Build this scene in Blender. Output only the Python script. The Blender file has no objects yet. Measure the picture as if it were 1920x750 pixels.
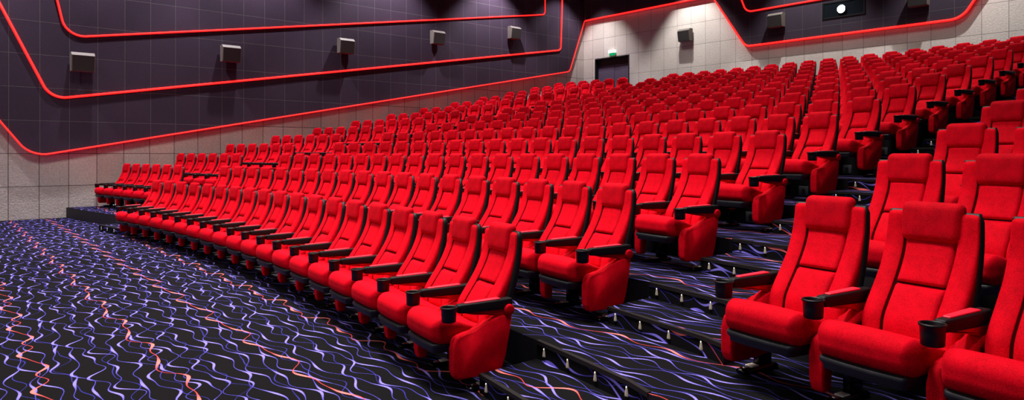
import bpy, bmesh, math, random
from mathutils import Vector, Matrix
random.seed(7)
S = bpy.context.scene
COL = S.collection
PI = math.pi

# ------------------------------------------------------------------ layout
F_PX, YAW, HZ, EYE = 1282.0, 0.8555, 287.6, 1.5
RISE, ARC_R, ARC_X, ARC_Y, DEPTH = 0.2421, 34.44, -9.441, 3.5425, 1.208
PITCH, MAIN_S = 0.56, -4.2624
WALL_X, WALL_Y, CEIL = -18.8, 20.15, 8.5
ROWS = 14
AISLE = (-3.36, -2.24)          # right-hand stairs
AISLE_L = (-15.22, -14.02)      # left-hand stairs
HALF = 0.49                     # depth of the intermediate step


def arc_pt(s):
    a = s / ARC_R
    return ARC_X + ARC_R * math.sin(a), ARC_Y - ARC_R + ARC_R * math.cos(a), a


def base_y(x):
    """y of the head line of row 1 at world x (arc, straight wings)."""
    if x < -14.2:
        return 2.5312 + (x + 18.338) * math.tan(0.1466)
    if x > -2.3:
        return 2.665 - (x + 1.745) * 0.175
    return ARC_Y - ARC_R + math.sqrt(ARC_R ** 2 - (x - ARC_X) ** 2)


def edge_y(x, k):
    """front edge of the tread that carries row k"""
    return base_y(x) + DEPTH * (k - 2) + 0.14


# ------------------------------------------------------------------ materials
class NT:
    def __init__(self, name):
        self.m = bpy.data.materials.new(name)
        self.m.use_nodes = True
        self.t = self.m.node_tree
        self.b = self.t.nodes['Principled BSDF']

    def n(self, typ, **kw):
        nd = self.t.nodes.new(typ)
        for k, v in kw.items():
            setattr(nd, k, v)
        return nd

    def link(self, a, b):
        self.t.links.new(a, b)

    def put(self, sock, v):
        if isinstance(v, (int, float)):
            sock.default_value = v
        elif isinstance(v, (tuple, list)):
            sock.default_value = v
        else:
            self.link(v, sock)

    def math(self, op, a, b=None, c=None, clamp=False):
        nd = self.n('ShaderNodeMath', operation=op)
        nd.use_clamp = clamp
        self.put(nd.inputs[0], a)
        if b is not None:
            self.put(nd.inputs[1], b)
        if c is not None:
            self.put(nd.inputs[2], c)
        return nd.outputs[0]

    def mix(self, f, a, b):
        nd = self.n('ShaderNodeMix', data_type='RGBA')
        self.put(nd.inputs[0], f)
        self.put(nd.inputs[6], a)
        self.put(nd.inputs[7], b)
        return nd.outputs[2]

    def noise(self, vec, scale, detail=2.0, rough=0.5):
        nd = self.n('ShaderNodeTexNoise')
        if vec is not None:
            self.link(vec, nd.inputs['Vector'])
        nd.inputs['Scale'].default_value = scale
        nd.inputs['Detail'].default_value = detail
        nd.inputs['Roughness'].default_value = rough
        return nd.outputs['Fac']

    def bump(self, h, strength, dist):
        nd = self.n('ShaderNodeBump')
        nd.inputs['Strength'].default_value = strength
        nd.inputs['Distance'].default_value = dist
        self.link(h, nd.inputs['Height'])
        self.link(nd.outputs[0], self.b.inputs['Normal'])

    def smooth(self, x, lo, hi):
        nd = self.n('ShaderNodeMapRange', interpolation_type='SMOOTHSTEP')
        self.put(nd.inputs[0], x)
        self.put(nd.inputs[1], lo)
        self.put(nd.inputs[2], hi)
        nd.inputs[3].default_value = 0.0
        nd.inputs[4].default_value = 1.0
        return nd.outputs[0]


def rgb(r, g, b):
    def f(c):
        c /= 255.0
        return c / 12.92 if c <= 0.04045 else ((c + 0.055) / 1.055) ** 2.4
    return (f(r), f(g), f(b), 1.0)


def plain(name, col, rough=0.5, metal=0.0, spec=0.5):
    k = NT(name)
    k.b.inputs['Base Color'].default_value = col
    k.b.inputs['Roughness'].default_value = rough
    k.b.inputs['Metallic'].default_value = metal
    k.b.inputs['Specular IOR Level'].default_value = spec
    # a little surface grain so nothing is a perfectly flat colour
    tc = k.n('ShaderNodeTexCoord').outputs['Object']
    nz = k.noise(tc, 90.0, 3.0)
    dark = tuple(c * 0.82 for c in col[:3]) + (1.0,)
    k.link(k.mix(nz, dark, col), k.b.inputs['Base Color'])
    return k.m


def fabric(name, c0, c1):
    k = NT(name)
    tc = k.n('ShaderNodeTexCoord').outputs['Object']
    oi = k.n('ShaderNodeObjectInfo').outputs['Random']
    n1 = k.noise(tc, 260.0, 2.0, 0.6)
    n2 = k.noise(tc, 14.0, 3.0, 0.6)
    f = k.math('ADD', k.math('MULTIPLY', n1, 0.75), k.math('MULTIPLY', n2, 0.35))
    f = k.math('ADD', f, k.math('MULTIPLY', oi, 0.06))
    f = k.smooth(f, 0.36, 0.80)
    k.link(k.mix(f, c0, c1), k.b.inputs['Base Color'])
    k.b.inputs['Roughness'].default_value = 0.78
    k.b.inputs['Specular IOR Level'].default_value = 0.05
    k.b.inputs['Sheen Weight'].default_value = 0.03
    k.b.inputs['Sheen Roughness'].default_value = 0.4
    k.b.inputs['Sheen Tint'].default_value = (1.0, 0.1, 0.15, 1.0)
    # woven threads
    w1 = k.n('ShaderNodeTexWave', wave_type='BANDS', bands_direction='X')
    w2 = k.n('ShaderNodeTexWave', wave_type='BANDS', bands_direction='Z')
    for w in (w1, w2):
        k.link(tc, w.inputs['Vector'])
        w.inputs['Scale'].default_value = 95.0
        w.inputs['Distortion'].default_value = 1.2
    h = k.math('ADD', k.math('MULTIPLY', w1.outputs['Fac'], w2.outputs['Fac']), n1)
    k.bump(h, 0.35, 0.0015)
    return k.m


def tiles(name, c_lo, c_hi, c_line, axis, off, rough, bump, grain, lw=0.006):
    """wall covered in large square tiles; axis 0/1 = which world axis runs along the wall"""
    k = NT(name)
    pos = k.n('ShaderNodeNewGeometry').outputs['Position']
    sp = k.n('ShaderNodeSeparateXYZ')
    k.link(pos, sp.inputs[0])
    u, z = sp.outputs[axis], sp.outputs[2]
    tw, th = 0.5695, 0.7468

    def line(v, o, t):
        a = k.math('DIVIDE', k.math('SUBTRACT', v, o), t)
        fr = k.math('FRACT', k.math('ADD', a, 0.5))
        d = k.math('MULTIPLY', k.math('ABSOLUTE', k.math('SUBTRACT', fr, 0.5)), t)
        return k.smooth(d, lw * 0.5, lw * 1.5), k.math('FLOOR', a)
    lu, iu = line(u, off, tw)
    lz, iz = line(z, 1.495, th)
    keep = k.math('MULTIPLY', lu, lz)
    cb = k.n('ShaderNodeCombineXYZ')
    k.link(iu, cb.inputs[0])
    k.link(iz, cb.inputs[1])
    wn = k.n('ShaderNodeTexWhiteNoise', noise_dimensions='2D')
    k.link(cb.outputs[0], wn.inputs['Vector'])
    g1 = k.noise(pos, grain, 4.0, 0.6)
    g2 = k.noise(pos, 1.3, 2.0, 0.5)
    f = k.math('ADD', k.math('MULTIPLY', g1, 0.6), k.math('MULTIPLY', wn.outputs['Value'], 0.16))
    f = k.math('ADD', f, k.math('MULTIPLY', g2, 0.25))
    f = k.smooth(f, 0.25, 0.8)
    body = k.mix(f, c_lo, c_hi)
    k.link(k.mix(keep, c_line, body), k.b.inputs['Base Color'])
    k.b.inputs['Roughness'].default_value = rough
    k.b.inputs['Specular IOR Level'].default_value = 0.2
    h = k.math('ADD', g1, k.math('MULTIPLY', keep, 1.2))
    k.bump(h, bump, 0.02)
    return k.m


def carpet(name):
    """black carpet with woven wavy threads of lavender, blue and coral that repeat every metre"""
    k = NT(name)
    pos = k.n('ShaderNodeNewGeometry').outputs['Position']
    sp = k.n('ShaderNodeSeparateXYZ')
    k.link(pos, sp.inputs[0])
    X = sp.outputs[0]
    V = k.math('SUBTRACT', sp.outputs[1], sp.outputs[2])     # carpet folds over the risers
    T = 2 * PI

    def layer(cell, off, amp, tmin, tmax, seed, skew, freq=1.0):
        v = k.math('ADD', V, k.math('MULTIPLY', X, skew))
        a = k.math('DIVIDE', k.math('SUBTRACT', v, off), cell)
        idx = k.math('FLOOR', a)
        fr = k.math('SUBTRACT', k.math('FRACT', a), 0.5)
        ph = k.n('ShaderNodeTexWhiteNoise', noise_dimensions='2D')
        cb = k.n('ShaderNodeCombineXYZ')
        k.link(idx, cb.inputs[0])
        cb.inputs[1].default_value = seed
        k.link(cb.outputs[0], ph.inputs['Vector'])
        rc = k.n('ShaderNodeSeparateColor')
        k.link(ph.outputs['Color'], rc.inputs[0])
        r1, r2, r3 = rc.outputs[0], rc.outputs[1], rc.outputs[2]
        xx = k.math('MULTIPLY', X, T * freq)
        p1 = k.math('MULTIPLY_ADD', r1, T, xx)
        p1 = k.math('MULTIPLY_ADD', k.math('SINE', k.math('MULTIPLY_ADD', r2, T, k.math('MULTIPLY', xx, 2.0))), 0.45, p1)
        s1 = k.math('SINE', p1)
        p2 = k.math('MULTIPLY_ADD', r2, T * 3, k.math('MULTIPLY', xx, 2.0))
        s2 = k.math('SINE', p2)
        p3 = k.math('MULTIPLY_ADD', r3, T * 5, k.math('MULTIPLY', xx, 3.0))
        s3 = k.math('SINE', p3)
        w = k.math('MULTIPLY', s1, 0.42)
        w = k.math('MULTIPLY_ADD', s2, 0.36, w)
        w = k.math('MULTIPLY_ADD', s3, k.math('MULTIPLY', r1, 0.32), w)
        d = k.math('ABSOLUTE', k.math('SUBTRACT', k.math('MULTIPLY', fr, cell), k.math('MULTIPLY', w, amp)))
        # calligraphic thickness
        q = k.math('SINE', k.math('MULTIPLY_ADD', r3, T, k.math('MULTIPLY', xx, 2.0)))
        q = k.math('POWER', k.math('MULTIPLY_ADD', q, 0.5, 0.5), 2.2)
        th = k.math('MULTIPLY_ADD', q, tmax - tmin, tmin)
        m = k.math('SUBTRACT', 1.0, k.smooth(k.math('SUBTRACT', d, th), -0.0015, 0.0025))
        return m, q

    fibre = k.noise(pos, 170.0, 3.0, 0.7)
    base = k.mix(fibre, rgb(4, 4, 6), rgb(17, 15, 20))
    col = base
    thin = ((0.26, 0.02, 0.085, 0.0013, 0.0034, 1.3, 0.019),)
    wide = ((0.188, 0.00, 0.074, 0.0017, 0.0095, 3.1, 0.017), (0.188, 0.094, 0.080, 0.0017, 0.0085, 5.9, 0.017))
    for L in thin:
        m, q = layer(*L)
        col = k.mix(m, col, rgb(48, 46, 138))
    for L in wide:
        m, q = layer(*L)
        col = k.mix(m, col, k.mix(q, rgb(72, 66, 170), rgb(130, 118, 212)))
    m, q = layer(0.70, 0.177, 0.085, 0.0026, 0.0120, 2.4, 0.017)
    col = k.mix(m, col, k.mix(q, rgb(186, 58, 62), rgb(226, 118, 114)))
    k.link(col, k.b.inputs['Base Color'])
    k.b.inputs['Roughness'].default_value = 0.95
    k.b.inputs['Specular IOR Level'].default_value = 0.08
    k.bump(fibre, 0.5, 0.004)
    return k.m


def glow(name, col, strength):
    k = NT(name)
    k.b.inputs['Base Color'].default_value = col
    k.b.inputs['Emission Color'].default_value = col
    k.b.inputs['Emission Strength'].default_value = strength
    k.b.inputs['Roughness'].default_value = 0.6
    k.b.inputs['Specular IOR Level'].default_value = 0.05
    return k.m


M_RED = fabric('red_seat_fabric', rgb(156, 0, 16), rgb(224, 0, 28))
M_SEAM = plain('dark_red_seam', rgb(70, 0, 8), 0.9, 0.0, 0.1)
M_RED2 = fabric('red_headrest_fabric', rgb(142, 0, 15), rgb(204, 0, 25))
M_PAD = plain('red_arm_pad', rgb(228, 16, 52), 0.5)
M_BLK = plain('black_plastic', rgb(13, 13, 17), 0.55, 0.0, 0.2)
M_PAN = plain('black_seat_pan', rgb(30, 31, 37), 0.5, 0.0, 0.3)
M_SHELL = plain('black_back_shell', rgb(11, 11, 15), 0.5, 0.0, 0.25)
M_CUP = plain('black_cup', rgb(11, 11, 15), 0.42, 0.0, 0.3)
M_FOOT = plain('gloss_black_metal', rgb(12, 12, 14), 0.18, 0.6)
M_STEEL = plain('bright_steel', rgb(215, 212, 205), 0.25, 0.8)
M_VENT = plain('grey_vent', rgb(74, 78, 86), 0.5)
M_GLINT = plain('white_foot_glint', rgb(240, 236, 225), 0.3)  # white colour stands in for glints of light on the feet
M_RISER = plain('dark_riser', rgb(17, 14, 19), 0.6, 0.0, 0.3)
M_NOSE = plain('dark_nosing', rgb(23, 18, 20), 0.7, 0.0, 0.2)
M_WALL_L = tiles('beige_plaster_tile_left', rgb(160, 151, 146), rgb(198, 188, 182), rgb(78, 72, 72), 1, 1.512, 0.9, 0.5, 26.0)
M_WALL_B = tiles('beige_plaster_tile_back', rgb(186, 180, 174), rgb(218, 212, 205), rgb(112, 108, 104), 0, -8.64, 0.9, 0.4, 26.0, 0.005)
M_DARK_L = tiles('plum_panel_left', rgb(40, 31, 45), rgb(52, 40, 56), rgb(84, 84, 82), 1, 1.512, 0.85, 0.25, 60.0, 0.0035)
M_DARK_B = tiles('plum_panel_back', rgb(44, 38, 50), rgb(58, 50, 64), rgb(76, 76, 78), 0, -8.64, 0.85, 0.25, 60.0, 0.0045)
M_CARPET = carpet('wavy_thread_carpet')
M_CEIL = plain('black_ceiling', rgb(16, 15, 18), 0.9)
M_DOOR = plain('dark_plum_door', rgb(92, 82, 106), 0.6)
M_DOORF = plain('near_black_frame', rgb(16, 15, 20), 0.6)
M_SPK = plain('speaker_black', rgb(40, 39, 38), 0.7)
M_SPKG = plain('speaker_grey', rgb(100, 95, 90), 0.6)
M_NEON = glow('red_neon', (1.0, 0.010, 0.010, 1.0), 2.0)
M_NEONC = glow('red_neon_core', (1.0, 0.035, 0.028, 1.0), 1.15)
M_CONE = glow('step_light_cone', (0.27, 0.225, 0.175, 1.0), 0.30)  # even glow stands in for lamplight falling on the riser
M_TIP = glow('step_light_tip', (1.0, 0.92, 0.82, 1.0), 0.8)
M_PROJ = glow('projector_beam', (0.93, 0.97, 1.0, 1.0), 30.0)
M_GREEN = glow('exit_green', (0.0, 0.30, 0.10, 1.0), 0.9)
M_WHITE = glow('exit_white', (1.0, 1.0, 0.95, 1.0), 1.6)
M_PORT = plain('port_glass', rgb(22, 28, 34), 0.1)


# ------------------------------------------------------------------ helpers
def mesh_obj(name, bm, mat, parent=None, smooth=True):
    me = bpy.data.meshes.new(name)
    bmesh.ops.recalc_face_normals(bm, faces=bm.faces)
    bm.to_mesh(me)
    bm.free()
    mats = mat if isinstance(mat, (list, tuple)) else [mat]
    for m in mats:
        me.materials.append(m)
    if smooth:
        for p in me.polygons:
            p.use_smooth = True
    o = bpy.data.objects.new(name, me)
    COL.objects.link(o)
    if parent is not None:
        o.parent = parent
    return o


def empty(name, loc=(0, 0, 0), rz=0.0):
    o = bpy.data.objects.new(name, None)
    o.empty_display_size = 0.1
    o.location = loc
    o.rotation_euler = (0, 0, rz)
    COL.objects.link(o)
    return o


def tag(o, label, cat=None, group=None, kind=None):
    o['label'] = label
    if cat:
        o['category'] = cat
    if group:
        o['group'] = group
    if kind:
        o['kind'] = kind
    return o


def struct(o):
    o['kind'] = 'structure'
    return o


def grid_surface(bm, P, nu, nv, closed_u=False, mi=0):
    vs = [[bm.verts.new(P(i, j)) for i in range(nu)] for j in range(nv)]
    for j in range(nv - 1):
        for i in range(nu if closed_u else nu - 1):
            f = bm.faces.new((vs[j][i], vs[j][(i + 1) % nu], vs[j + 1][(i + 1) % nu], vs[j + 1][i]))
            f.material_index = mi
    return vs


def rbox(bm, c, h, r, n=6, deform=None, mi=0):
    """rounded box: centre c, half sizes h, corner radius r (scalar or per axis)"""
    if not isinstance(r, (tuple, list)):
        r = (r, r, r)
    r = [min(r[i], h[i] * 0.999) for i in range(3)]

    def coords(i):
        inner = h[i] - r[i]
        a = [-h[i] + r[i] * (1 - math.cos(t * PI / 2 / n)) for t in range(n)]
        m = max(2, n)
        mid = [-inner + 2 * inner * t / m for t in range(m + 1)]
        b = [-x for x in reversed(a)]
        return a + mid + b
    C = [coords(i) for i in range(3)]
    cache = {}

    def vert(p):
        q = []
        for i in range(3):
            inner = h[i] - r[i]
            q.append(max(-inner, min(inner, p[i])))
        d = [(p[i] - q[i]) / r[i] for i in range(3)]
        L = math.sqrt(sum(x * x for x in d))
        if L > 1e-9:
            mx = max(abs(x) for x in d)
            d = [x / L * mx if mx < 0.999999 else x / L for x in d]
        w = Vector([c[i] + q[i] + d[i] * r[i] for i in range(3)])
        if deform:
            w = deform(w)
        key = (round(w.x, 5), round(w.y, 5), round(w.z, 5))
        if key not in cache:
            cache[key] = bm.verts.new(w)
        return cache[key]
    for ax in range(3):
        u, v = [(1, 2), (2, 0), (0, 1)][ax]
        for sgn in (-1, 1):
            for i in range(len(C[u]) - 1):
                for j in range(len(C[v]) - 1):
                    quad = []
                    for a, b in ((i, j), (i + 1, j), (i + 1, j + 1), (i, j + 1)):
                        p = [0, 0, 0]
                        p[ax] = sgn * h[ax]
                        p[u] = C[u][a]
                        p[v] = C[v][b]
                        quad.append(vert(p))
                    qs = []
                    for x in quad:
                        if x not in qs:
                            qs.append(x)
                    if len(qs) >= 3:
                        try:
                            f = bm.faces.new(qs if sgn > 0 else qs[::-1])
                            f.material_index = mi
                        except ValueError:
                            pass


def box(bm, lo, hi, mi=0):
    v = [bm.verts.new((x, y, z)) for x in (lo[0], hi[0]) for y in (lo[1], hi[1]) for z in (lo[2], hi[2])]
    for q in ((0, 1, 3, 2), (4, 6, 7, 5), (0, 4, 5, 1), (2, 3, 7, 6), (0, 2, 6, 4), (1, 5, 7, 3)):
        bm.faces.new([v[i] for i in q]).material_index = mi


def prism_x(bm, pts, x0, x1, bevel=0.0, seg=3):
    """polygon in (y,z) extruded along x, edges rounded"""
    a = [bm.verts.new((x0, y, z)) for y, z in pts]
    b = [bm.verts.new((x1, y, z)) for y, z in pts]
    n = len(pts)
    f0 = bm.faces.new(a[::-1])
    f1 = bm.faces.new(b)
    for i in range(n):
        bm.faces.new((a[i], a[(i + 1) % n], b[(i + 1) % n], b[i]))
    if bevel:
        es = list(f0.edges) + list(f1.edges)
        bmesh.ops.bevel(bm, geom=es, offset=bevel, segments=seg, profile=0.5, affect='EDGES')


def lathe(bm, prof, c, n=24, mi=0):
    """prof: list of (radius, z)"""
    vs = []
    for r, z in prof:
        if r < 1e-6:
            vs.append([bm.verts.new((c[0], c[1], c[2] + z))])
        else:
            vs.append([bm.verts.new((c[0] + r * math.cos(2 * PI * i / n), c[1] + r * math.sin(2 * PI * i / n), c[2] + z)) for i in range(n)])
    for A, B in zip(vs, vs[1:]):
        for i in range(n):
            j = (i + 1) % n
            if len(A) == 1 and len(B) == 1:
                continue
            if len(A) == 1:
                f = (A[0], B[j], B[i])
            elif len(B) == 1:
                f = (A[i], A[j], B[0])
            else:
                f = (A[i], A[j], B[j], B[i])
            bm.faces.new(f).material_index = mi


def interp(tab, z):
    """tab: sorted list of (z, value); smooth (Catmull) interpolation"""
    if z <= tab[0][0]:
        return tab[0][1]
    if z >= tab[-1][0]:
        return tab[-1][1]
    for i in range(len(tab) - 1):
        z0, a = tab[i]
        z1, b = tab[i + 1]
        if z <= z1:
            t = (z - z0) / (z1 - z0)
            pa = tab[i - 1] if i > 0 else (2 * z0 - z1, 2 * a - b)
            pb = tab[i + 2] if i + 2 < len(tab) else (2 * z1 - z0, 2 * b - a)
            m0 = (b - pa[1]) / (z1 - pa[0]) * (z1 - z0)
            m1 = (pb[1] - a) / (pb[0] - z0) * (z1 - z0)
            t2, t3 = t * t, t * t * t
            return (2 * t3 - 3 * t2 + 1) * a + (t3 - 2 * t2 + t) * m0 + (-2 * t3 + 3 * t2) * b + (t3 - t2) * m1


FRONT = [(0.33, -0.240), (0.39, -0.234), (0.456, -0.220), (0.515, -0.184), (0.60, -0.124), (0.705, -0.060), (0.79, -0.022), (0.87, -0.004), (0.985, 0.008)]
BOUND = [(0.33, -0.150), (0.45, -0.108), (0.555, -0.070), (0.66, -0.035), (0.78, -0.003), (0.88, 0.015), (0.985, 0.022)]
REAR = [(0.33, -0.085), (0.459, -0.043), (0.575, -0.008), (0.674, 0.023), (0.79, 0.050), (0.877, 0.061), (0.985, 0.067)]
HALFW = [(0.33, 0.222), (0.45, 0.226), (0.60, 0.226), (0.75, 0.222), (0.88, 0.218), (0.985, 0.213)]
PANEL = [(0.33, 0.120), (0.50, 0.122), (0.70, 0.122), (0.985, 0.128)]


def bm_backrest(lo=False):
    bm = bmesh.new()
    z0, z1 = 0.335, 0.968
    nz = 12 if lo else 26
    # cross-section parameter list: (kind, t)
    xs = []

    def section(z, shrink=0.0):
        hw = interp(HALFW, z) - shrink
        pw = interp(PANEL, z)
        yf = interp(FRONT, z) + shrink
        yb = max(interp(BOUND, z), yf + 0.012) - shrink * 0.2
        rr = min(0.028, (yb - yf) * 0.6)
        ns = 3 if lo else 5
        pts = []
        # left side, going from back to front
        pts.append((-hw, yb))
        for i in range(ns + 1):
            a = PI / 2 * i / ns
            pts.append((-hw + rr * (1 - math.cos(a)), yf + rr * (1 - math.sin(a))))
        pts.append((-(hw + pw) / 2, yf - 0.003))
        pts.append((-pw - 0.007, yf))
        pts.append((-pw - 0.003, yf + 0.006))
        pts.append((-pw, yf + 0.020))
        pts.append((-pw + 0.004, yf + 0.026))
        pts.append((0.0, yf + 0.026))
        right = [(-x, y) for x, y in pts[-2::-1]]
        return pts + right
    lv = []
    for j in range(nz + 1):
        lv.append((z0 + (z1 - 0.022 - z0) * j / nz, 0.0))
    for i in range(1, 5):
        a = PI / 2 * i / 4
        lv.append((z1 - 0.022 + 0.022 * math.sin(a), 0.026 * (1 - math.cos(a))))
    rows = []
    for z, s in lv:
        rows.append([bm.verts.new((x, y, z)) for x, y in section(min(z, z1), s)])
    n = len(rows[0])
    ch0 = (3 if lo else 5) + 4
    for j in range(len(rows) - 1):
        for i in range(n):
            f = bm.faces.new((rows[j][i], rows[j][(i + 1) % n], rows[j + 1][(i + 1) % n], rows[j + 1][i]))
            if ch0 <= i < n - 1 - ch0:
                f.material_index = 1
    bm.faces.new(rows[-1])
    bm.faces.new(rows[0][::-1])
    return bm


def bm_pad(z0, z1, ext=0.0, lo=False):
    """bulging cushion set between the bolsters"""
    bm = bmesh.new()
    nx, nz = (7, 7) if lo else (17, 17)
    er = 0.022

    def e(d):
        return 0.0 if d >= er else (1 - math.sqrt(max(0.0, 1 - (1 - d / er) ** 2)))

    def P(i, j):
        u = -1 + 2 * i / (nx - 1)
        v = j / (nz - 1)
        u = math.copysign(abs(u) ** 0.75, u)
        v = 0.5 + math.copysign(abs(2 * v - 1) ** 0.75, 2 * v - 1) / 2
        z = z0 + (z1 - z0) * v
        hw = interp(PANEL, z) - 0.0025
        dx = hw * (1 - abs(u))
        dz = min(z - z0, z1 - z)
        dip = max(e(dx), e(dz)) * 0.024
        bulge = 0.008 * (1 - u * u) * (1 - (2 * v - 1) ** 4)
        return (u * hw, interp(FRONT, z) + 0.003 + dip - bulge, z)
    grid_surface(bm, P, nx, nz)
    geom = [ed for ed in bm.edges if ed.is_boundary]
    r = bmesh.ops.extrude_edge_only(bm, edges=geom)
    for v in [g for g in r['geom'] if isinstance(g, bmesh.types.BMVert)]:
        v.co.y += 0.02
    return bm


def bm_headrest(lo=False):
    bm = bmesh.new()

    def dfm(w):
        t = (w.z - 0.92) / 0.1
        w.y += 0.012 * t - 0.006 * (1 - (w.x / 0.145) ** 2) * (1 - min(1.0, t * t))
        w.x *= 1.0 + 0.03 * t
        return w
    rbox(bm, (0, 0.020, 0.918), (0.143, 0.040, 0.098), (0.036, 0.036, 0.040), 3 if lo else 6, dfm)
    return bm


def bm_shell(lo=False):
    bm = bmesh.new()
    z0, z1 = 0.30, 0.972
    nz = 8 if lo else 18
    rows = []
    for j in range(nz + 1):
        z = z0 + (z1 - z0) * j / nz
        t = max(0.0, (z - (z1 - 0.03)) / 0.03)
        hw = interp(HALFW, z) + 0.002 - 0.006 * t
        yb = interp(BOUND, z) - 0.004
        yr = interp(REAR, z) - 0.012 * t * t
        sec = [(-hw, yb), (-hw, yr - 0.012), (-hw + 0.004, yr - 0.004), (-hw + 0.014, yr), (0, yr + 0.008), (hw - 0.014, yr), (hw - 0.004, yr - 0.004), (hw, yr - 0.012), (hw, yb), (0.20, yb + 0.004), (0, yb + 0.006), (-0.20, yb + 0.004)]
        rows.append([bm.verts.new((x, y, z)) for x, y in sec])
    n = len(rows[0])
    for j in range(nz):
        for i in range(n):
            bm.faces.new((rows[j][i], rows[j][(i + 1) % n], rows[j + 1][(i + 1) % n], rows[j + 1][i]))
    bm.faces.new(rows[-1])
    bm.faces.new(rows[0][::-1])
    return bm


def bm_cushion(lo=False):
    bm = bmesh.new()
    # plan: nose narrower than the body with round corners; top falls to the rear and is dished

    drop = [(-0.62, 0.0), (-0.53, 0.0), (-0.44, 0.024), (-0.37, 0.056), (-0.305, 0.082), (-0.24, 0.094), (-0.17, 0.100)]

    def dfm(w):
        t = (w.y + 0.61) / 0.43          # 0 front .. 1 rear
        top = max(0.0, (w.z - 0.383) / 0.089)
        u = w.x / 0.236
        crown = 0.016 * u * u * max(0.0, 1 - 1.6 * t) + 0.010 * (1 - u * u) * min(1.0, max(0.0, 2 * t - 0.5))
        w.z -= top * (interp(drop, w.y) + crown)
        nose = max(0.0, 1 - t / 0.30)
        w.x *= 1.0 - 0.075 * nose * nose
        # gently bowed front edge
        w.y -= 0.014 * (1 - (w.x / 0.22) ** 2) * max(0, 1 - 2 * t)
        return w
    rbox(bm, (0, -0.392, 0.383), (0.236, 0.213, 0.089), (0.036, 0.080, 0.070), 3 if lo else 7, dfm)
    return bm


def bm_pan():
    bm = bmesh.new()

    def dfm(w):
        t = (w.y + 0.595) / 0.42
        nose = max(0.0, 1 - t / 0.30)
        w.x *= 1.0 - 0.085 * nose * nose
        if w.z < 0.27:
            w.x *= 0.93
            w.y = -0.39 + (w.y + 0.39) * 0.95
        w.y -= 0.014 * (1 - (w.x / 0.22) ** 2) * max(0, 1 - 2 * t)
        return w
    rbox(bm, (0, -0.39, 0.272), (0.222, 0.205, 0.032), (0.016, 0.03, 0.008), 3, dfm)
    return bm


SIDE = [(-0.505, 0.145), (-0.500, 0.115), (-0.485, 0.095), (-0.460, 0.088), (-0.30, 0.094), (-0.158, 0.102), (-0.135, 0.20), (-0.110, 0.32), (-0.082, 0.449),
        (-0.12, 0.456), (-0.17, 0.452), (-0.21, 0.442), (-0.25, 0.424), (-0.30, 0.396), (-0.36, 0.376), (-0.42, 0.366), (-0.465, 0.358), (-0.490, 0.344), (-0.502, 0.318), (-0.506, 0.28)]


POST = [(-0.505, 0.145), (-0.500, 0.105), (-0.490, 0.088), (-0.445, 0.086), (-0.428, 0.095), (-0.425, 0.30), (-0.12, 0.315), (-0.082, 0.449)] + SIDE[9:]


def bm_side(x, full):
    bm = bmesh.new()
    prism_x(bm, SIDE if full else POST, x - 0.036, x + 0.036, 0.014, 3)
    return bm


def bm_arm(x):
    """black arm: tapered bar that widens into the collar of the cup holder"""
    bm = bmesh.new()

    def dfm(w):
        t = (w.y + 0.47) / 0.39           # 0 front, 1 rear
        w.x = x + (w.x - x) * (0.78 + 0.22 * math.sin(PI * min(1, max(0, t)) * 0.9))
        if w.z < 0.53:
            w.z += 0.018 * (1 - t)
        w.z -= 0.006 * (1 - t)
        return w
    rbox(bm, (x, -0.272, 0.524), (0.034, 0.198, 0.036), (0.012, 0.018, 0.012), 3, dfm)
    return bm


def bm_cup(x):
    bm = bmesh.new()
    lathe(bm, [(0, 0), (0.040, 0), (0.0455, 0.005), (0.047, 0.05), (0.0485, 0.080), (0.0530, 0.083), (0.0545, 0.089), (0.0530, 0.094), (0.0480, 0.095),
               (0.0455, 0.090), (0.0440, 0.05), (0.041, 0.014), (0, 0.012)], (x, -0.524, 0.452), 28)
    return bm


def bm_armpad(x):
    bm = bmesh.new()

    def dfm(w):
        t = (w.y + 0.45) / 0.26
        w.x = x + (w.x - x) * (0.8 + 0.3 * t)
        w.z -= 0.005 * (1 - t)
        return w
    rbox(bm, (x, -0.290, 0.561), (0.022, 0.125, 0.006), (0.010, 0.012, 0.004), 3, dfm)
    return bm


def bm_underarm(x):
    bm = bmesh.new()
    pts = [(-0.450, 0.508), (-0.44, 0.500), (-0.36, 0.482), (-0.26, 0.470), (-0.16, 0.446), (-0.10, 0.440), (-0.085, 0.47), (-0.085, 0.505)]
    prism_x(bm, pts, x - 0.024, x + 0.024, 0.008, 2)
    return bm


def bm_cap(x, sgn):
    bm = bmesh.new()
    lathe(bm, [(0, 0.014), (0.026, 0.014), (0.034, 0.010), (0.037, 0.0), (0.037, -0.02), (0, -0.02)], (0, 0, 0), 24)
    rot = Matrix.Rotation(PI / 2 * sgn, 4, 'Y')
    bmesh.ops.transform(bm, matrix=Matrix.Translation((x + sgn * 0.034, -0.107, 0.487)) @ rot, verts=bm.verts)
    return bm


def bm_foot(x):
    bm = bmesh.new()

    def dfm(w):
        if w.z > 0.02:
            w.x = x + (w.x - x) * 0.7
        return w
    rbox(bm, (x, -0.245, 0.016), (0.040, 0.150, 0.016), (0.018, 0.03, 0.012), 3, dfm)
    rbox(bm, (x, -0.20, 0.10), (0.024, 0.055, 0.09), (0.008, 0.012, 0.004), 2)
    return bm


def bm_foot_glint(x):  # small white piece painted in as a glint on the foot
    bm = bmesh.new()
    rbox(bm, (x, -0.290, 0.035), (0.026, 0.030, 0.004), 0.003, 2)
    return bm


def bm_bolt_front(x):
    bm = bmesh.new()
    rbox(bm, (x, -0.355, 0.033), (0.010, 0.010, 0.004), 0.004, 2)
    return bm


# mesh library for the seats -------------------------------------------------
LIB = {}


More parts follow.
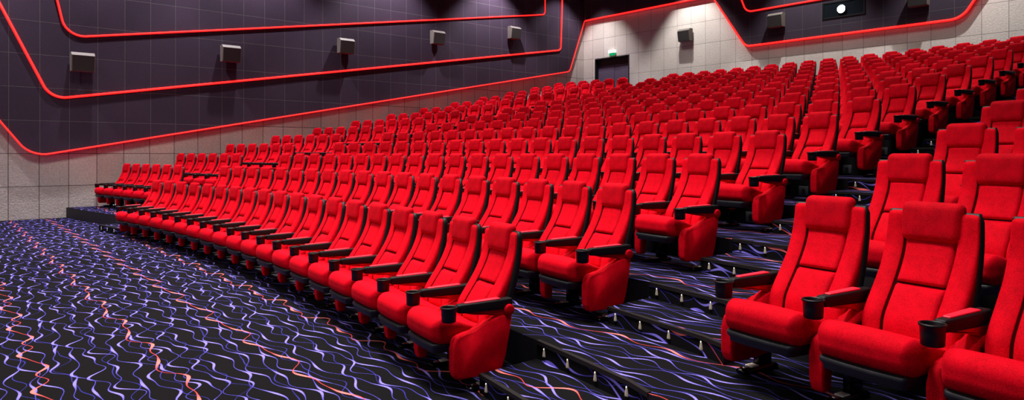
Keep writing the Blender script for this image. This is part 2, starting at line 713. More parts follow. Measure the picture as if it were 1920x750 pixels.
def lib(key, bm, mat, mat2=None):
    me = bpy.data.meshes.new(key)
    bmesh.ops.recalc_face_normals(bm, faces=bm.faces)
    bm.to_mesh(me)
    bm.free()
    me.materials.append(mat)
    if mat2:
        me.materials.append(mat2)
    for p in me.polygons:
        p.use_smooth = True
    LIB[key] = me


for lo in (False, True):
    t = '_low' if lo else ''
    lib('backrest' + t, bm_backrest(lo), M_RED, M_SEAM)
    lib('back_pad' + t, bm_pad(0.618, 0.835, 0, lo), M_RED)
    lib('lumbar_pad' + t, bm_pad(0.36, 0.612, 0, lo), M_RED)
    lib('headrest' + t, bm_headrest(lo), M_RED2)
    lib('back_shell' + t, bm_shell(lo), M_SHELL)
    lib('seat_cushion' + t, bm_cushion(lo), M_RED)
lib('seat_pan', bm_pan(), M_PAN)
for sd, x in (('left', -0.28), ('right', 0.28)):
    lib('side_panel_' + sd, bm_side(x, True), M_RED)
    lib('side_post_' + sd, bm_side(x, False), M_RED)
    lib('armrest_' + sd, bm_arm(x), M_BLK)
    lib('cup_holder_' + sd, bm_cup(x), M_CUP)
    lib('arm_pad_' + sd, bm_armpad(x), M_PAD)
    lib('underarm_pad_' + sd, bm_underarm(x), M_RED)
    lib('foot_' + sd, bm_foot(x), M_FOOT)
    lib('foot_plate_' + sd, bm_foot_glint(x), M_GLINT)
    lib('bolt_' + sd, bm_bolt_front(x), M_STEEL)
    lib('pivot_cap_' + sd, bm_cap(x, -1 if sd == 'left' else 1), M_RED2)


def part(name, key, parent):
    o = bpy.data.objects.new(name, LIB[key])
    COL.objects.link(o)
    o.parent = parent
    return o


def side_parts(root, sd, near, outer):
    part('side_panel', ('side_panel_' if outer else 'side_post_') + sd, root)
    a = part('armrest', 'armrest_' + sd, root)
    part('cup_holder', 'cup_holder_' + sd, a)
    if near > 0:
        part('arm_pad', 'arm_pad_' + sd, a)
        part('underarm_pad', 'underarm_pad_' + sd, a)
    f = part('foot', 'foot_' + sd, root)
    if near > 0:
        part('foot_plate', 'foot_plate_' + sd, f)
    if near > 1:
        part('bolt', 'bolt_' + sd, f)
    if outer:
        part('pivot_cap', 'pivot_cap_' + sd, root)


def build_seat(near, left_outer, right_end):
    """near: 2 close, 1 middle, 0 far"""
    t = '' if near > 1 else '_low'
    root = empty('cinema_seat')
    part('backrest', 'backrest' + t, root)
    part('back_pad', 'back_pad' + t, root)
    part('lumbar_pad', 'lumbar_pad' + t, root)
    part('headrest', 'headrest' + t, root)
    part('back_shell', 'back_shell' + t, root)
    part('seat_cushion', 'seat_cushion' + t, root)
    part('seat_pan', 'seat_pan', root)
    side_parts(root, 'left', near, left_outer)
    if right_end:
        side_parts(root, 'right', near, True)
    return root


def copy_tree(o, parent=None):
    c = o.copy()
    COL.objects.link(c)
    c.parent = parent
    for ch in list(o.children):
        copy_tree(ch, c)
    return c


# ------------------------------------------------------------------ seats
ORD = ['first', 'second', 'third', 'fourth', 'fifth', 'sixth', 'seventh', 'eighth', 'ninth', 'tenth', 'eleventh', 'twelfth',
       'thirteenth', 'fourteenth', 'fifteenth', 'sixteenth', 'seventeenth', 'eighteenth', 'nineteenth']


def cam_uv(x, y, z):
    dep = -x * math.sin(YAW) + y * math.cos(YAW)
    lat = x * math.cos(YAW) + y * math.sin(YAW)
    return 960 + F_PX * lat / dep, HZ - F_PX * (z - EYE) / dep, dep


seats = []     # (dep, x, y, z, rot, left_outer, right_end, label, group)
for k in range(1, ROWS + 1):
    z = RISE * (k - 1)
    for i in range(19):
        x, y, a = arc_pt(MAIN_S + PITCH * i)
        y += DEPTH * (k - 1)
        u, v, dep = cam_uv(x, y, z + 1.0)
        if u > 2010:
            continue
        if i == 18:
            lab = f'red cinema seat at stairs end of the {ORD[k-1]} row from the front, central block'
        elif i == 0:
            lab = f'red cinema seat at left end of the {ORD[k-1]} row from the front, central block'
        else:
            lab = f'red cinema seat, central block, {ORD[k-1]} row from the front, {ORD[i]} seat from its left end'
        seats.append((dep, x, y, z, -a, i == 0, i == 18, lab, 'seats of the central block'))
WA = 0.1466
for k in range(2, ROWS + 1):
    z = RISE * (k - 1)
    for i in range(6):
        x = -18.338 + PITCH * i * math.cos(WA)
        y = 2.5312 + PITCH * i * math.sin(WA) + DEPTH * (k - 1)
        u, v, dep = cam_uv(x, y, z + 1.0)
        lab = f'red cinema seat, block along the left wall, {ORD[k-2]} row up, {ORD[i]} seat from the wall'
        seats.append((dep, x, y, z, WA, i == 0, i == 5, lab, 'seats of the block along the left wall'))
RA = -math.atan(0.175)
for k in range(2, ROWS + 1):
    z = RISE * (k - 1)
    for i in range(5):
        x = -1.745 + PITCH * i * math.cos(RA)
        y = 2.665 + PITCH * i * math.sin(RA) + DEPTH * (k - 1)
        u, v, dep = cam_uv(x, y, z + 0.9)
        u2, v2, d2 = cam_uv(x - 0.25, y - 0.4, z + 0.5)
        if min(u, u2 + 0) > 1925 or dep < 1.2:
            continue
        lab = f'red cinema seat right of the stairs, {ORD[k-2]} row up, {ORD[i]} seat from the stairs'
        seats.append((dep, x, y, z, RA, i == 0, False, lab, 'seats right of the stairs'))
seats.sort(key=lambda s: s[0])
print('SEATS', len(seats), 'farthest individual', seats[min(299, len(seats) - 1)][7])
protos = {}
for s in seats[:300]:
    dep, x, y, z, rz, lo_, re_, lab, grp = s
    near = 2 if dep < 7.5 else (1 if dep < 14.0 else 0)
    key = (near, lo_, re_)
    if key not in protos:
        o = build_seat(*key)
        protos[key] = o
    else:
        o = copy_tree(protos[key])
    o.location = (x, y, z)
    o.rotation_euler = (0, 0, rz)
    tag(o, lab, 'seat', grp)

# the seats past three hundred, farthest from the camera: one mass
bm = bmesh.new()
keys = [('backrest_low', 0), ('back_pad_low', 0), ('lumbar_pad_low', 0), ('headrest_low', 1), ('back_shell_low', 2), ('seat_cushion_low', 0),
        ('seat_pan', 3), ('side_post_left', 0), ('armrest_left', 4), ('underarm_pad_left', 0), ('foot_left', 4)]
for s in seats[300:]:
    dep, x, y, z, rz, lo_, re_, lab, grp = s
    mat = Matrix.Translation((x, y, z)) @ Matrix.Rotation(rz, 4, 'Z')
    ks = list(keys)
    if re_:
        ks += [('side_panel_right', 0), ('armrest_right', 4), ('pivot_cap_right', 1)]
    for key, mi in ks:
        me = LIB[key]
        vs = [bm.verts.new(mat @ v.co) for v in me.vertices]
        for p in me.polygons:
            f = bm.faces.new([vs[i] for i in p.vertices])
            f.material_index = mi
            f.smooth = True
if len(bm.verts):
    o = mesh_obj('distant_seating', bm, [M_RED, M_RED2, M_SHELL, M_PAN, M_BLK])
    tag(o, 'red cinema seats of the farthest rows in the rear left corner', 'seating', None, 'stuff')
else:
    bm.free()

# ------------------------------------------------------------------ room shell
bm = bmesh.new()
v = [bm.verts.new(p) for p in ((WALL_X, -6, 0), (3.5, -6, 0), (3.5, 3.2, 0), (WALL_X, 3.4, 0))]
bm.faces.new(v)
struct(mesh_obj('floor', bm, M_CARPET, smooth=False))

bm = bmesh.new()
v = [bm.verts.new(p) for p in ((WALL_X, -6, 0), (WALL_X, WALL_Y, 0), (WALL_X, WALL_Y, CEIL), (WALL_X, -6, CEIL))]
bm.faces.new(v)
struct(mesh_obj('wall_left', bm, M_WALL_L, smooth=False))

DX0, DX1, DZ0, DZ1 = -18.21, -16.48, RISE * 13, 5.214
bm = bmesh.new()


def quad_y(bm, x0, x1, z0, z1, y, mi=0):
    f = bm.faces.new([bm.verts.new(p) for p in ((x0, y, z0), (x1, y, z0), (x1, y, z1), (x0, y, z1))])
    f.material_index = mi


quad_y(bm, WALL_X, DX0, 0, CEIL, WALL_Y)
quad_y(bm, DX1, 3.5, 0, CEIL, WALL_Y)
quad_y(bm, DX0, DX1, DZ1, CEIL, WALL_Y)
quad_y(bm, DX0, DX1, 0, DZ0 - 0.002, WALL_Y)
o = struct(mesh_obj('wall_back', bm, M_WALL_B, smooth=False))

bm = bmesh.new()
v = [bm.verts.new(p) for p in ((WALL_X, -6, CEIL), (3.5, -6, CEIL), (3.5, WALL_Y, CEIL), (WALL_X, WALL_Y, CEIL))]
bm.faces.new(v)
struct(mesh_obj('ceiling', bm, M_CEIL, smooth=False))

# door recess in the back wall
door = empty('door_1', ((DX0 + DX1) / 2, WALL_Y, DZ0))
struct(door)
ox, oy, oz = door.location
bm = bmesh.new()
dd = 0.24
for lo_, hi_ in (((DX0 - .001, WALL_Y - .004, DZ0), (DX0 + 0.035, WALL_Y + dd, DZ1)), ((DX1 - 0.05, WALL_Y - .004, DZ0), (DX1 + .001, WALL_Y + dd, DZ1)),
                 ((DX0 + 0.035, WALL_Y - .004, DZ1 - 0.035), (DX1 - 0.05, WALL_Y + dd, DZ1 + .001)), ((DX0, WALL_Y + dd, DZ0), (DX1, WALL_Y + dd + 0.05, DZ1))):
    box(bm, [a - b for a, b in zip(lo_, (ox, oy, oz))], [a - b for a, b in zip(hi_, (ox, oy, oz))])
mesh_obj('door_frame', bm, M_DOORF, door, False)
bm = bmesh.new()
box(bm, (DX0 + 0.036 - ox, dd - 0.09, 1.78), (DX1 - 0.051 - ox, dd - 0.001, 2.03))
mesh_obj('transom', bm, M_DOORF, door, False)
wleaf = (DX1 - DX0 - 0.086) / 2
for i in range(2):
    bm = bmesh.new()
    xa = DX0 + 0.036 - ox + i * (wleaf + 0.004) - 0.002
    rbox(bm, (xa + wleaf / 2 - 0.002, dd - 0.045, 0.89), (wleaf / 2 - 0.003, 0.025, 0.888), 0.006, 2)
    lf = mesh_obj('door_leaf', bm, M_DOOR, door, False)
    bm = bmesh.new()
    hx = xa + (wleaf - 0.1 if i == 0 else 0.1)
    rbox(bm, (hx, dd - 0.085, 0.95), (0.012, 0.012, 0.14), 0.01, 2)
    mesh_obj('handle', bm, M_STEEL, lf, True)

# ------------------------------------------------------------------ tiers
XL, XR = WALL_X + 0.001, 3.4
XS = []
x = XL
while x < XR - 1e-6:
    XS.append(x)
    x += 0.35
XS += [AISLE[0], AISLE[1], AISLE_L[0], AISLE_L[1], XR]
XS = sorted(set(round(v, 4) for v in XS))


def in_aisle(xm):
    return AISLE[0] < xm < AISLE[1] or AISLE_L[0] < xm < AISLE_L[1]


for k in range(2, ROWS + 1):
    z = RISE * (k - 1)
    bm = bmesh.new()
    fr = []
    for x in XS:
        y0 = edge_y(x, k)
        y1 = edge_y(x, k + 1) if k < ROWS else WALL_Y - 0.001
        fr.append((bm.verts.new((x, y0, z - RISE)), bm.verts.new((x, y0, z)), bm.verts.new((x, y1 + (0.002 if k < ROWS else 0), z)), x))
    for A, B in zip(fr, fr[1:]):
        f = bm.faces.new((A[0], B[0], B[1], A[1]))
        f.material_index = 1 if in_aisle((A[3] + B[3]) / 2) else 2
        f = bm.faces.new((A[1], B[1], B[2], A[2]))
        f.material_index = 0
    t = struct(mesh_obj('seating_tier', bm, [M_CARPET, M_CARPET, M_RISER], smooth=False))
    # metal nosing of the tread inside the aisles
    for (a0, a1) in (AISLE, AISLE_L):
        if a0 < -10 and k > 4:
            continue
        bm = bmesh.new()
        n = 6
        rows = []
        for i in range(n + 1):
            x = a0 + (a1 - a0) * i / n
            y0 = edge_y(x, k)
            rows.append([bm.verts.new(p) for p in ((x, y0 - 0.006, z - 0.024), (x, y0 - 0.006, z + 0.004), (x, y0 + 0.026, z + 0.004), (x, y0 + 0.026, z - 0.001), (x, y0 - 0.001, z - 0.001), (x, y0 - 0.001, z - 0.024))])
        for A, B in zip(rows, rows[1:]):
            for i in range(6):
                bm.faces.new((A[i], B[i], B[(i + 1) % 6], A[(i + 1) % 6]))
        bm.faces.new(rows[0])
        bm.faces.new(rows[-1][::-1])
        mesh_obj('nosing', bm, M_NOSE, t, False)

# intermediate steps in the aisles
for (a0, a1), kmax, side in ((AISLE, ROWS, 'right'), (AISLE_L, 8, 'left')):
    for k in range(2, kmax + 1):
        z = RISE * (k - 1) - RISE / 2
        zb = RISE * (k - 2)
        n = 6
        bm = bmesh.new()
        rows = []
        for i in range(n + 1):
            x = a0 + (a1 - a0) * i / n
            y1 = edge_y(x, k) - 0.001
            y0 = y1 - HALF
            rows.append([bm.verts.new(p) for p in ((x, y0, zb), (x, y0, z), (x, y1, z), (x, y1, zb))])
        for A, B in zip(rows, rows[1:]):
            for i in range(3):
                bm.faces.new((A[i], B[i], B[i + 1], A[i + 1]))
        f = bm.faces.new(rows[0])
        f.material_index = 1
        f = bm.faces.new(rows[-1][::-1])
        f.material_index = 1
        t = struct(mesh_obj('aisle_step', bm, [M_CARPET, M_RISER], smooth=False))
        bm = bmesh.new()
        rows = []
        for i in range(n + 1):
            x = a0 + (a1 - a0) * i / n
            y0 = edge_y(x, k) - HALF - 0.001
            rows.append([bm.verts.new(p) for p in ((x, y0 - 0.006, z - 0.022), (x, y0 - 0.006, z + 0.004), (x, y0 + 0.026, z + 0.004), (x, y0 + 0.026, z - 0.001), (x, y0 - 0.001, z - 0.001), (x, y0 - 0.001, z - 0.022))])
        for A, B in zip(rows, rows[1:]):
            for i in range(6):
                bm.faces.new((A[i], B[i], B[(i + 1) % 6], A[(i + 1) % 6]))
        bm.faces.new(rows[0])
        bm.faces.new(rows[-1][::-1])
        mesh_obj('nosing', bm, M_NOSE, t, False)


# step lights ---------------------------------------------------------------
def bm_light_cone():
    """bullet-shaped solid standing in for the cone of light on the riser, wide end down"""
    bm = bmesh.new()
    n, m = 12, 9
    rows = []
    for j in range(m + 1):
        t = j / m
        z = -0.055 * t
        r = 0.0145 * math.sqrt(t) * (1.0 if t < 0.8 else 1.0 - 0.25 * (t - 0.8))
        rows.append([bm.verts.new((r * math.cos(PI + PI * i / n), 0.8 * r * math.sin(PI + PI * i / n), z)) for i in range(n + 1)])
    for A, B in zip(rows[1:], rows[2:]):
        for i in range(n):
            bm.faces.new((A[i], A[i + 1], B[i + 1], B[i]))
    c = bm.verts.new((0, 0, 0))
    for i in range(n):
        bm.faces.new((c, rows[1][i + 1], rows[1][i]))
    for r_ in rows[1:]:
        pass
    for v_ in rows[0]:
        bm.verts.remove(v_)
    bm.faces.new(rows[-1])
    return bm


lib('step_light', bm_light_cone(), M_CONE)
bm = bmesh.new()
rbox(bm, (0, -0.003, -0.006), (0.0035, 0.0035, 0.006), 0.003, 3)
lib('step_light_tip', bm, M_TIP)
LX = (-3.27, -3.005, -2.725, -2.44)
LXL = (-15.08, -14.78, -14.45, -14.16)
for xs, kmax, side in ((LX, 9, 'right-hand stairs'), (LXL, 2, 'left stairs')):
    for k in range(2, kmax + 1):
        for half in (True, False):
            if side == 'left stairs' and not half:
                continue
            z = RISE * (k - 1) - (RISE / 2 if half else 0) - 0.03
            n_step = 2 * (k - 2) + (1 if half else 2)
            for i, x in enumerate(xs):
                y = edge_y(x, k) - (HALF if half else 0) - 0.0025
                o = empty('step_light', (x, y, z), math.atan(-(edge_y(x + .05, k) - edge_y(x - .05, k)) / .1) * -1)
                part('lens', 'step_light', o)  # cone of lamplight on the carpet, built as a glowing shape
                part('bulb_tip', 'step_light_tip', o)
                tag(o, f'small pale step light, {ORD[n_step-1]} riser of the {side}, {ORD[i]} light from the left', 'step light', 'step lights along the stairs')

# vent plates low in the risers under the seats beside the stairs --------------
for k in range(4, 9):
    x = -3.92
    y = edge_y(x, k) - 0.001
    vz = RISE * (k - 2) + 0.02
    o = empty('riser_vent', (x, y, vz), math.atan((edge_y(x + .05, k) - edge_y(x - .05, k)) / .1))
    bm = bmesh.new()
    rbox(bm, (0, -0.004, 0.06), (0.065, 0.004, 0.055), 0.003, 2)
    mesh_obj('plate', bm, M_VENT, o)
    bm = bmesh.new()
    pts = [(-0.024, 0.012)] + [(0.024 * math.cos(PI - PI * i / 10) * 1.0, 0.058 + 0.030 * math.sin(PI * i / 10)) for i in range(11)] + [(0.024, 0.012)]
    a_ = [bm.verts.new((px_, -0.0085, pz_)) for px_, pz_ in pts]
    b_ = [bm.verts.new((px_, -0.0095, pz_)) for px_, pz_ in pts]
    bm.faces.new(a_[::-1])
    bm.faces.new(b_)
    for i in range(len(a_)):
        bm.faces.new((a_[i], a_[(i + 1) % len(a_)], b_[(i + 1) % len(a_)], b_[i]))
    mesh_obj('arched_slot', bm, M_DOORF, o, False)
    tag(o, f'dark grey vent plate in the riser behind the {ORD[k-2]} row, beside the stairs', 'vent', 'vent plates in the risers')

# ------------------------------------------------------------------ dark wall panels
PX = WALL_X + 0.12        # face of the left panel
PY = WALL_Y - 0.10        # face of the back panel


def fillet(pts, radii, n=10):
    """round the corners of an open polyline of 2-D points"""
    out = [pts[0]]
    for i in range(1, len(pts) - 1):
        p0, p, p1 = Vector(pts[i - 1]), Vector(pts[i]), Vector(pts[i + 1])
        r = radii[i]
        if r <= 0:
            out.append(tuple(p))
            continue
        a, b = (p0 - p).normalized(), (p1 - p).normalized()
        ang = a.angle(b)
        t = min(r / math.tan(ang / 2), 0.48 * min((p0 - p).length, (p1 - p).length))
        r = t * math.tan(ang / 2)
        c = p + (a + b).normalized() * (r / math.sin(ang / 2))
        A, B = p + a * t - c, p + b * t - c
        th = A.angle(B)
        for j in range(n + 1):
            s = j / n
            w = (A * math.sin((1 - s) * th) + B * math.sin(s * th)) / math.sin(th) if th > 1e-5 else A
            out.append(tuple(c + w))
    out.append(pts[-1])
    return out


def slab(name, outline, to3d, nrm, depth, mat):
    bm = bmesh.new()
    a = [bm.verts.new(to3d(*p)) for p in outline]
    b = [bm.verts.new(Vector(to3d(*p)) - Vector(nrm) * depth) for p in outline]
    bm.faces.new(a)
    n = len(a)
    for i in range(n):
        f = bm.faces.new((a[i], a[(i + 1) % n], b[(i + 1) % n], b[i]))
        f.material_index = 1
    return mesh_obj(name, bm, [mat, M_DOORF], smooth=False)


def tube(name, pts, r, mat, parent=None):
    """round tube along a polyline of 3-D points"""
    bm = bmesh.new()
    n = 10
    rows = []
    P = [Vector(p) for p in pts]
    side = None
    for i, p in enumerate(P):
        d = (P[min(i + 1, len(P) - 1)] - P[max(i - 1, 0)]).normalized()
        if side is None:
            side = d.orthogonal().normalized()
        side = (side - d * side.dot(d)).normalized()
        up = d.cross(side)
        rows.append([bm.verts.new(p + side * r * math.cos(2 * PI * j / n) + up * r * math.sin(2 * PI * j / n)) for j in range(n)])
    for A, B in zip(rows, rows[1:]):
        for j in range(n):
            bm.faces.new((A[j], A[(j + 1) % n], B[(j + 1) % n], B[j]))
    bm.faces.new(rows[0][::-1])
    bm.faces.new(rows[-1])
    return mesh_obj(name, bm, mat, parent)


def L3(y, z, off=0.0):
    return (PX + off, y, z)


def B3(x, z, off=0.0):
    return (x, PY - off, z)


def uv_left(u, v, X=PX):
    """place on the left wall that the layout drawing gives for a picture point"""
    l = (u - 960) / F_PX
    q = (-math.sin(YAW) + l * math.cos(YAW), math.cos(YAW) + l * math.sin(YAW), -(v - HZ) / F_PX)
    t = X / q[0]
    return (q[1] * t, q[2] * t + EYE)


def uv_back(u, v, Y=PY):
    l = (u - 960) / F_PX
    q = (-math.sin(YAW) + l * math.cos(YAW), math.cos(YAW) + l * math.sin(YAW), -(v - HZ) / F_PX)
    t = Y / q[1]
    return (q[0] * t, q[2] * t + EYE)


# outer border of the left panel (y, z)
b0, b1 = uv_left(0, 227), uv_left(40, 273)
sl = (b1[1] - b0[1]) / (b1[0] - b0[0])
ya = b0[0] - (CEIL - b0[1]) / -sl
c_low = uv_left(62, 290.5)
c_mid = uv_left(820, 172)
c_br = uv_left(1071, 157)
c_top = uv_left(1096, 42)
# straight lower border through two measured points
la, lb = uv_left(130, 282.5), uv_left(800, 176.5)
sl2 = (lb[1] - la[1]) / (lb[0] - la[0])
# corner: meeting of the slanted left edge and the lower border
yc = (la[1] - b0[1] + sl * b0[0] - sl2 * la[0]) / (sl - sl2)
zc = b0[1] + sl * (yc - b0[0])
br = (19.20, la[1] + sl2 * (19.20 - la[0]))
top = (WALL_Y - 0.10, 6.77)
border1 = fillet([(ya, CEIL - 0.02), (yc, zc), br, top], [0, 0.55, 0.22, 0])
slab('wall_panel', border1 + [(WALL_Y - 0.10, CEIL - 0.02)], L3, (1, 0, 0), 0.12, M_DARK_L)
o = bpy.data.objects['wall_panel']
struct(o)
o.name = 'wall_left_panel'

hx0 = WALL_X + 0.12
bl = [uv_back(1340, 0), uv_back(1388, 72)]
slb = (bl[1][1] - bl[0][1]) / (bl[1][0] - bl[0][0])
xa = bl[0][0] + (6.77 - bl[0][1]) / slb
zbot = 4.93
xb = bl[0][0] + (zbot - bl[0][1]) / slb
xr = uv_back(1806, 30)[0]
border2 = fillet([(hx0 + 0.07, 6.77), (xa, 6.77), (xb, zbot), (-5.62, zbot), (-4.45, 6.77), (1.5, 6.77)], [0, 0.0, 0.34, 0.50, 0.0, 0])
slab('wall_back_panel', border2 + [(1.5, CEIL - 0.02), (hx0, CEIL - 0.02)], B3, (0, -1, 0), 0.10, M_DARK_B)
struct(bpy.data.objects['wall_back_panel'])


def neon(name, pts2, to3, r, label, off=0.012):
    pts = [to3(p[0], p[1], off) for p in pts2]
    o = tube(name, pts, r, M_NEON)
    tag(o, label, 'light strip', 'red light strips on the walls')
    core = tube('glowing_core', [to3(p[0], p[1], off + r * 0.72) for p in pts2], r * 0.5, M_NEONC, o)
    return o


neon('light_strip', border1, L3, 0.019, 'red glowing light strip edging the bottom of the dark left wall panel, lowest strip')
s2a, s2b = uv_left(0, 8), uv_left(84, 165)
m2 = (s2b[1] - s2a[1]) / (s2b[0] - s2a[0])
p2a, p2b = uv_left(160, 179.5), uv_left(1020, 97)
n2 = (p2b[1] - p2a[1]) / (p2b[0] - p2a[0])
y2 = (p2a[1] - s2a[1] + m2 * s2a[0] - n2 * p2a[0]) / (m2 - n2)
z2 = s2a[1] + m2 * (y2 - s2a[0])
e2 = uv_left(1052, 60)
e2t = uv_left(1056, 0)
ex = uv_left(1051, 93)[0]
border3 = fillet([(s2a[0] - (CEIL - .1 - s2a[1]) / -m2, CEIL - .1), (y2, z2), (ex, p2a[1] + n2 * (ex - p2a[0])), (ex + 0.12, CEIL - .1)], [0, 0.42, 0.16, 0])
neon('light_strip', border3, L3, 0.028, 'red glowing light strip below the row of left wall speakers, middle strip')
s3a, s3b = uv_left(107, 0), uv_left(118, 44)
m3 = (s3b[1] - s3a[1]) / (s3b[0] - s3a[0])
p3a, p3b = uv_left(180, 67.5), uv_left(1000, 28.5)
n3 = (p3b[1] - p3a[1]) / (p3b[0] - p3a[0])
y3 = (p3a[1] - s3a[1] + m3 * s3a[0] - n3 * p3a[0]) / (m3 - n3)
z3 = s3a[1] + m3 * (y3 - s3a[0])
ex3 = uv_left(1021.5, 25)[0]
border4 = fillet([(s3a[0] - (CEIL - .1 - s3a[1]) / -m3, CEIL - .1), (y3, z3), (ex3, p3a[1] + n3 * (ex3 - p3a[0])), (ex3 + 0.02, CEIL - .1)], [0, 0.42, 0.16, 0])
neon('light_strip', border4, L3, 0.023, 'red glowing light strip above the left wall speakers, highest strip')
neon('light_strip', border2, B3, 0.032, 'thick red glowing light strip edging the dark panel on the back wall')
b5 = fillet([(-12.0, 7.0), (-11.62, 6.03), (-5.9, 6.03), (-5.35, 7.0)], [0, 0.3, 0.3, 0])
neon('light_strip', b5, B3, 0.026, 'short red light strip cut by the top edge, inside the back wall panel')


# ------------------------------------------------------------------ speakers
def speaker(loc, rz, w, h, d, tilt, mat_body, label, group):
    """wedge cabinet: local -y looks into the hall, +y is the wall side"""
    root = empty('wall_speaker', loc, rz)
    bm = bmesh.new()
    # cabinet with front leaning down
    yb = 0.0
    bt = d * 0.78                                    # the face leans: deeper at the top
    pts = [(yb, 0.0), (-bt, 0.0), (-d, h - 0.075), (-d + 0.085, h), (yb, h)]
    prism_x(bm, pts, -w / 2, w / 2, 0.006, 2)
    mesh_obj('cabinet', bm, mat_body, root, False)
    bm = bmesh.new()

    def face_y(z_):
        return -bt + (-d + bt) * z_ / (h - 0.075)
    g = [(face_y(0.012) - 0.008, 0.012), (face_y(0.012) + 0.004, 0.012), (face_y(h - 0.085) + 0.004, h - 0.085), (face_y(h - 0.085) - 0.008, h - 0.085)]
    prism_x(bm, g, -w / 2 + 0.02, w / 2 - 0.012, 0.002, 1)
    mesh_obj('grille', bm, M_SPK, root, False)
    bm = bmesh.new()
    box(bm, (-0.05, -0.02, h * 0.3), (0.05, 0.06, h * 0.7))
    mesh_obj('bracket', bm, M_BLK, root, False)
    tag(root, label, 'speaker', group)
    return root


SPK = [((135, 178), (97, 135), 'nearest'), ((418, 453), (84, 117), 'second'), ((638, 667), (70, 101), 'third'), ((812, 838), (57, 84), 'fourth'), ((957, 981), (48, 74), 'fifth')]
for (us, vs, nm) in SPK:
    d = 0.30
    a = uv_left(us[0], vs[0], PX + d)
    b = uv_left(us[1], vs[1], PX + d)
    yc_ = (a[0] + b[0]) / 2
    w = 0.47
    zb = b[1]
    h = 0.44
    lab = {'nearest': 'dark boxy speaker on the left wall, nearest the left edge of the photo'}.get(nm, f'dark boxy speaker on the left wall, {nm} from the left')
    if nm == 'fifth':
        lab = 'dim dark speaker on the left wall, farthest of its line, nearest the back corner'
    speaker((PX + 0.06, yc_, zb), PI / 2, w, h, d - 0.06, 0.22, M_SPKG, lab, 'speakers along the left wall')
for (u0, u1, vt, vb, Y, lab) in ((1269, 1292, 52, 74, WALL_Y, 'dark speaker hung on the pale back wall right of the door'),
                                 (1438, 1465, 21, 47, PY, 'grey speaker on the dark back wall panel left of the projector port'),
                                 (1700, 1738, -28, 6, PY, 'grey speaker at the top edge right of the projector port')):
    d = 0.30
    a = uv_back(u0, vt, Y - d)
    b = uv_back(u1, vb, Y - d)
    speaker(((a[0] + b[0]) / 2, Y - 0.06, b[1] - 0.02), 0.0, 0.47, 0.43, d - 0.06, 0.22, M_SPKG, lab, 'speakers on the back wall')

# ------------------------------------------------------------------ exit sign
ex_o = empty('exit_sign', (-17.295, WALL_Y - 0.001, 5.285))
bm = bmesh.new()
rbox(bm, (0, -0.035, 0.13), (0.165, 0.034, 0.055), 0.01, 2)
mesh_obj('lamp_housing', bm, M_WHITE, ex_o)
bm = bmesh.new()
rbox(bm, (0.015, -0.045, 0.04), (0.140, 0.010, 0.062), 0.004, 2)
sg = mesh_obj('green_panel', bm, M_GREEN, ex_o)
# running figure and arrow pictogram, faint on the green panel
bm = bmesh.new()


def strip(bm, p, q, w, y=-0.0565):
    p, q = Vector((p[0], y, p[1])), Vector((q[0], y, q[1]))
    d = (q - p).normalized()
    n = Vector((-d.z, 0, d.x)) * w / 2
    bm.faces.new([bm.verts.new(c) for c in (p - n, q - n, q + n, p + n)])


cx_, cz_ = -0.045, 0.04
for p, q, w in (((0.0, 0.012), (-0.012, -0.012), 0.014), ((-0.012, -0.012), (-0.002, -0.030), 0.008), ((-0.002, -0.030), (-0.014, -0.044), 0.008), ((-0.012, -0.012), (-0.030, -0.024), 0.008),
                ((-0.030, -0.024), (-0.044, -0.022), 0.008), ((0.0, 0.014), (0.018, 0.000), 0.007), ((0.0, 0.014), (-0.018, 0.006), 0.007), ((0.004, 0.022), (0.004, 0.034), 0.013)):
    strip(bm, (cx_ + p[0], cz_ + p[1]), (cx_ + q[0], cz_ + q[1]), w)
strip(bm, (0.03, 0.04), (0.10, 0.04), 0.012)
strip(bm, (0.078, 0.060), (0.105, 0.038), 0.012)
strip(bm, (0.078, 0.020), (0.105, 0.042), 0.012)
mesh_obj('pictogram', bm, plain('dark_green_print', rgb(10, 96, 58), 0.6), sg, False)
bm = bmesh.new()
box(bm, (-0.20, -0.02, 0.188), (0.17, -0.001, 0.198))
mesh_obj('mounting_rail', bm, M_BLK, ex_o, False)
tag(ex_o, 'small lit green and white exit sign above the double door', 'exit sign')

# ------------------------------------------------------------------ projector port
pw0, pw1, pz0, pz1 = -9.14, -8.02, 5.46, 5.86
po = empty('projector_port', ((pw0 + pw1) / 2, PY, pz0))
W = (pw1 - pw0) / 2
H = pz1 - pz0
bm = bmesh.new()
for lo_, hi_ in (((-W - .04, -0.02, -0.04), (W + .04, 0, 0.0)), ((-W - .04, -0.02, H), (W + .04, 0, H + .04)), ((-W - .04, -0.02, 0), (-W, 0, H)), ((W, -0.02, 0), (W + .04, 0, H))):
    box(bm, lo_, hi_)
mesh_obj('port_frame', bm, M_BLK, po, False)
bm = bmesh.new()
box(bm, (-W, -0.008, 0), (W, -0.002, H))
mesh_obj('port_glass', bm, M_PORT, po, False)
tag(po, 'dark glass projection window in the back wall panel around the bright lens', 'projector window')
pr = empty('projector_lens', (-8.625, PY - 0.012, 5.650))
bm = bmesh.new()
lathe(bm, [(0.0, 0.060), (0.07, 0.052), (0.105, 0.028), (0.115, 0.0)], (0, 0, 0), 28)
bmesh.ops.transform(bm, matrix=Matrix.Rotation(PI / 2, 4, 'X'), verts=bm.verts)
mesh_obj('lit_lens', bm, M_PROJ, pr)
bm = bmesh.new()
lathe(bm, [(0.115, 0.0), (0.128, 0.0), (0.128, 0.035), (0.115, 0.035), (0.115, 0.0)], (0, 0, 0), 28)
bmesh.ops.transform(bm, matrix=Matrix.Rotation(PI / 2, 4, 'X'), verts=bm.verts)
mesh_obj('lens_ring', bm, M_BLK, pr)
tag(pr, 'blazing white projector lens shining out of the back wall window', 'projector')


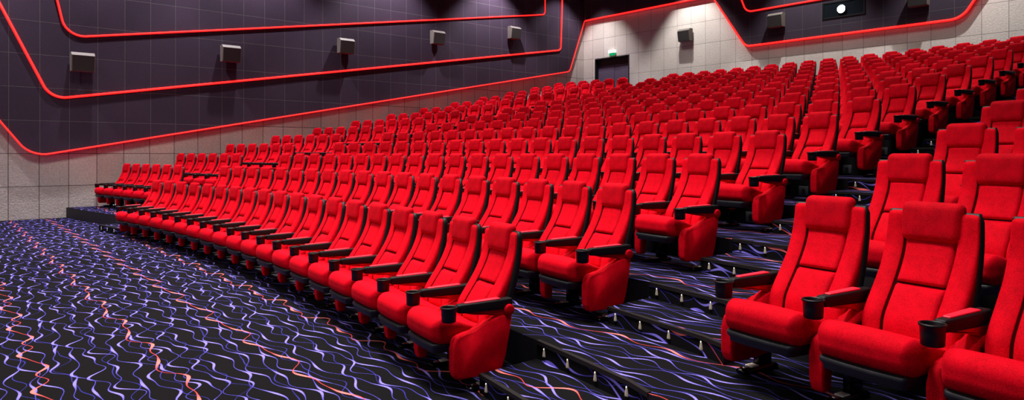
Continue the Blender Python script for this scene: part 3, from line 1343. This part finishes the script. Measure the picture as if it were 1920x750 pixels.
# ------------------------------------------------------------------ lights
def lamp(name, typ, loc, energy, col=(1, 1, 1), target=None, **kw):
    d = bpy.data.lights.new(name, typ)
    d.energy = energy
    d.color = col
    for k, v_ in kw.items():
        setattr(d, k, v_)
    o = bpy.data.objects.new(name, d)
    o.location = loc
    if target is not None:
        o.rotation_euler = (Vector(target) - Vector(loc)).to_track_quat('-Z', 'Y').to_euler()
    COL.objects.link(o)
    return o


WARM = (1.0, 0.93, 0.86)
# rows of ceiling panels over the seats
for x in (-13.6, -9.2, -4.8):
    for y, e in ((2.5, 300), (7.6, 158), (12.6, 112), (17.0, 70)):
        lamp('overhead_light', 'AREA', (x, y, 8.35), e, WARM, (x, y + 0.3, 0), shape='RECTANGLE', size=1.6, size_y=1.2, spread=math.radians(100))
lamp('overhead_light', 'AREA', (-1.6, 1.6, 8.35), 135, WARM, (-1.6, 2.2, 0), shape='RECTANGLE', size=1.6, size_y=1.2, spread=math.radians(90))  # added unseen lamp, brightens the near seats right of the stairs
lamp('overhead_light', 'AREA', (-8.5, -1.6, 8.35), 200, WARM, (-8.5, -1.2, 0), shape='RECTANGLE', size=4.6, size_y=1.2, spread=math.radians(110))
# added fill with no visible source, brightens the seat fronts from the screen end
lamp('front_fill', 'AREA', (-8.5, -5.5, 5.2), 230, (1.0, 0.96, 0.95), (-8.5, 8, 1.6), shape='RECTANGLE', size=14, size_y=5)
# wall washers close to the walls: they draw scallops of light below the ceiling
for y in (-0.6, 3.2, 6.8, 10.9, 15.2, 18.6):
    lamp('wall_washer', 'SPOT', (WALL_X + 1.15, y, 8.3), 1750 if y < 18 else 480, (1.0, 0.92, 0.98), (WALL_X + 0.75, y, 3.0), spot_size=math.radians(92), spot_blend=0.6, shadow_soft_size=0.05)
for x in (-17.7, -13.6, -9.6, -5.6, -1.6):
    lamp('wall_washer', 'SPOT', (x, WALL_Y - 1.25, 8.3), 380 if x < -17 else 920, (1.0, 0.95, 0.92), (x, WALL_Y - 0.7, 3.6), spot_size=math.radians(76), spot_blend=0.55, shadow_soft_size=0.05)

w = bpy.data.worlds.new('hall_ambient')
S.world = w
w.use_nodes = True
w.node_tree.nodes['Background'].inputs[0].default_value = (0.9, 0.85, 1.0, 1)
w.node_tree.nodes['Background'].inputs[1].default_value = 0.06

# ------------------------------------------------------------------ camera
cam = bpy.data.cameras.new('camera')
co = bpy.data.objects.new('camera', cam)
COL.objects.link(co)
co.location = (0, 0, EYE)
co.rotation_euler = (PI / 2, 0, YAW)
cam.sensor_fit = 'HORIZONTAL'
cam.sensor_width = 36.0
cam.lens = 36.0 * F_PX / 1920.0
cam.shift_y = -(375.0 - HZ) / 1920.0
cam.clip_start = 0.05
cam.clip_end = 200
S.camera = co
S.view_settings.view_transform = 'Standard'
S.view_settings.look = 'None'
S.view_settings.exposure = 0.0
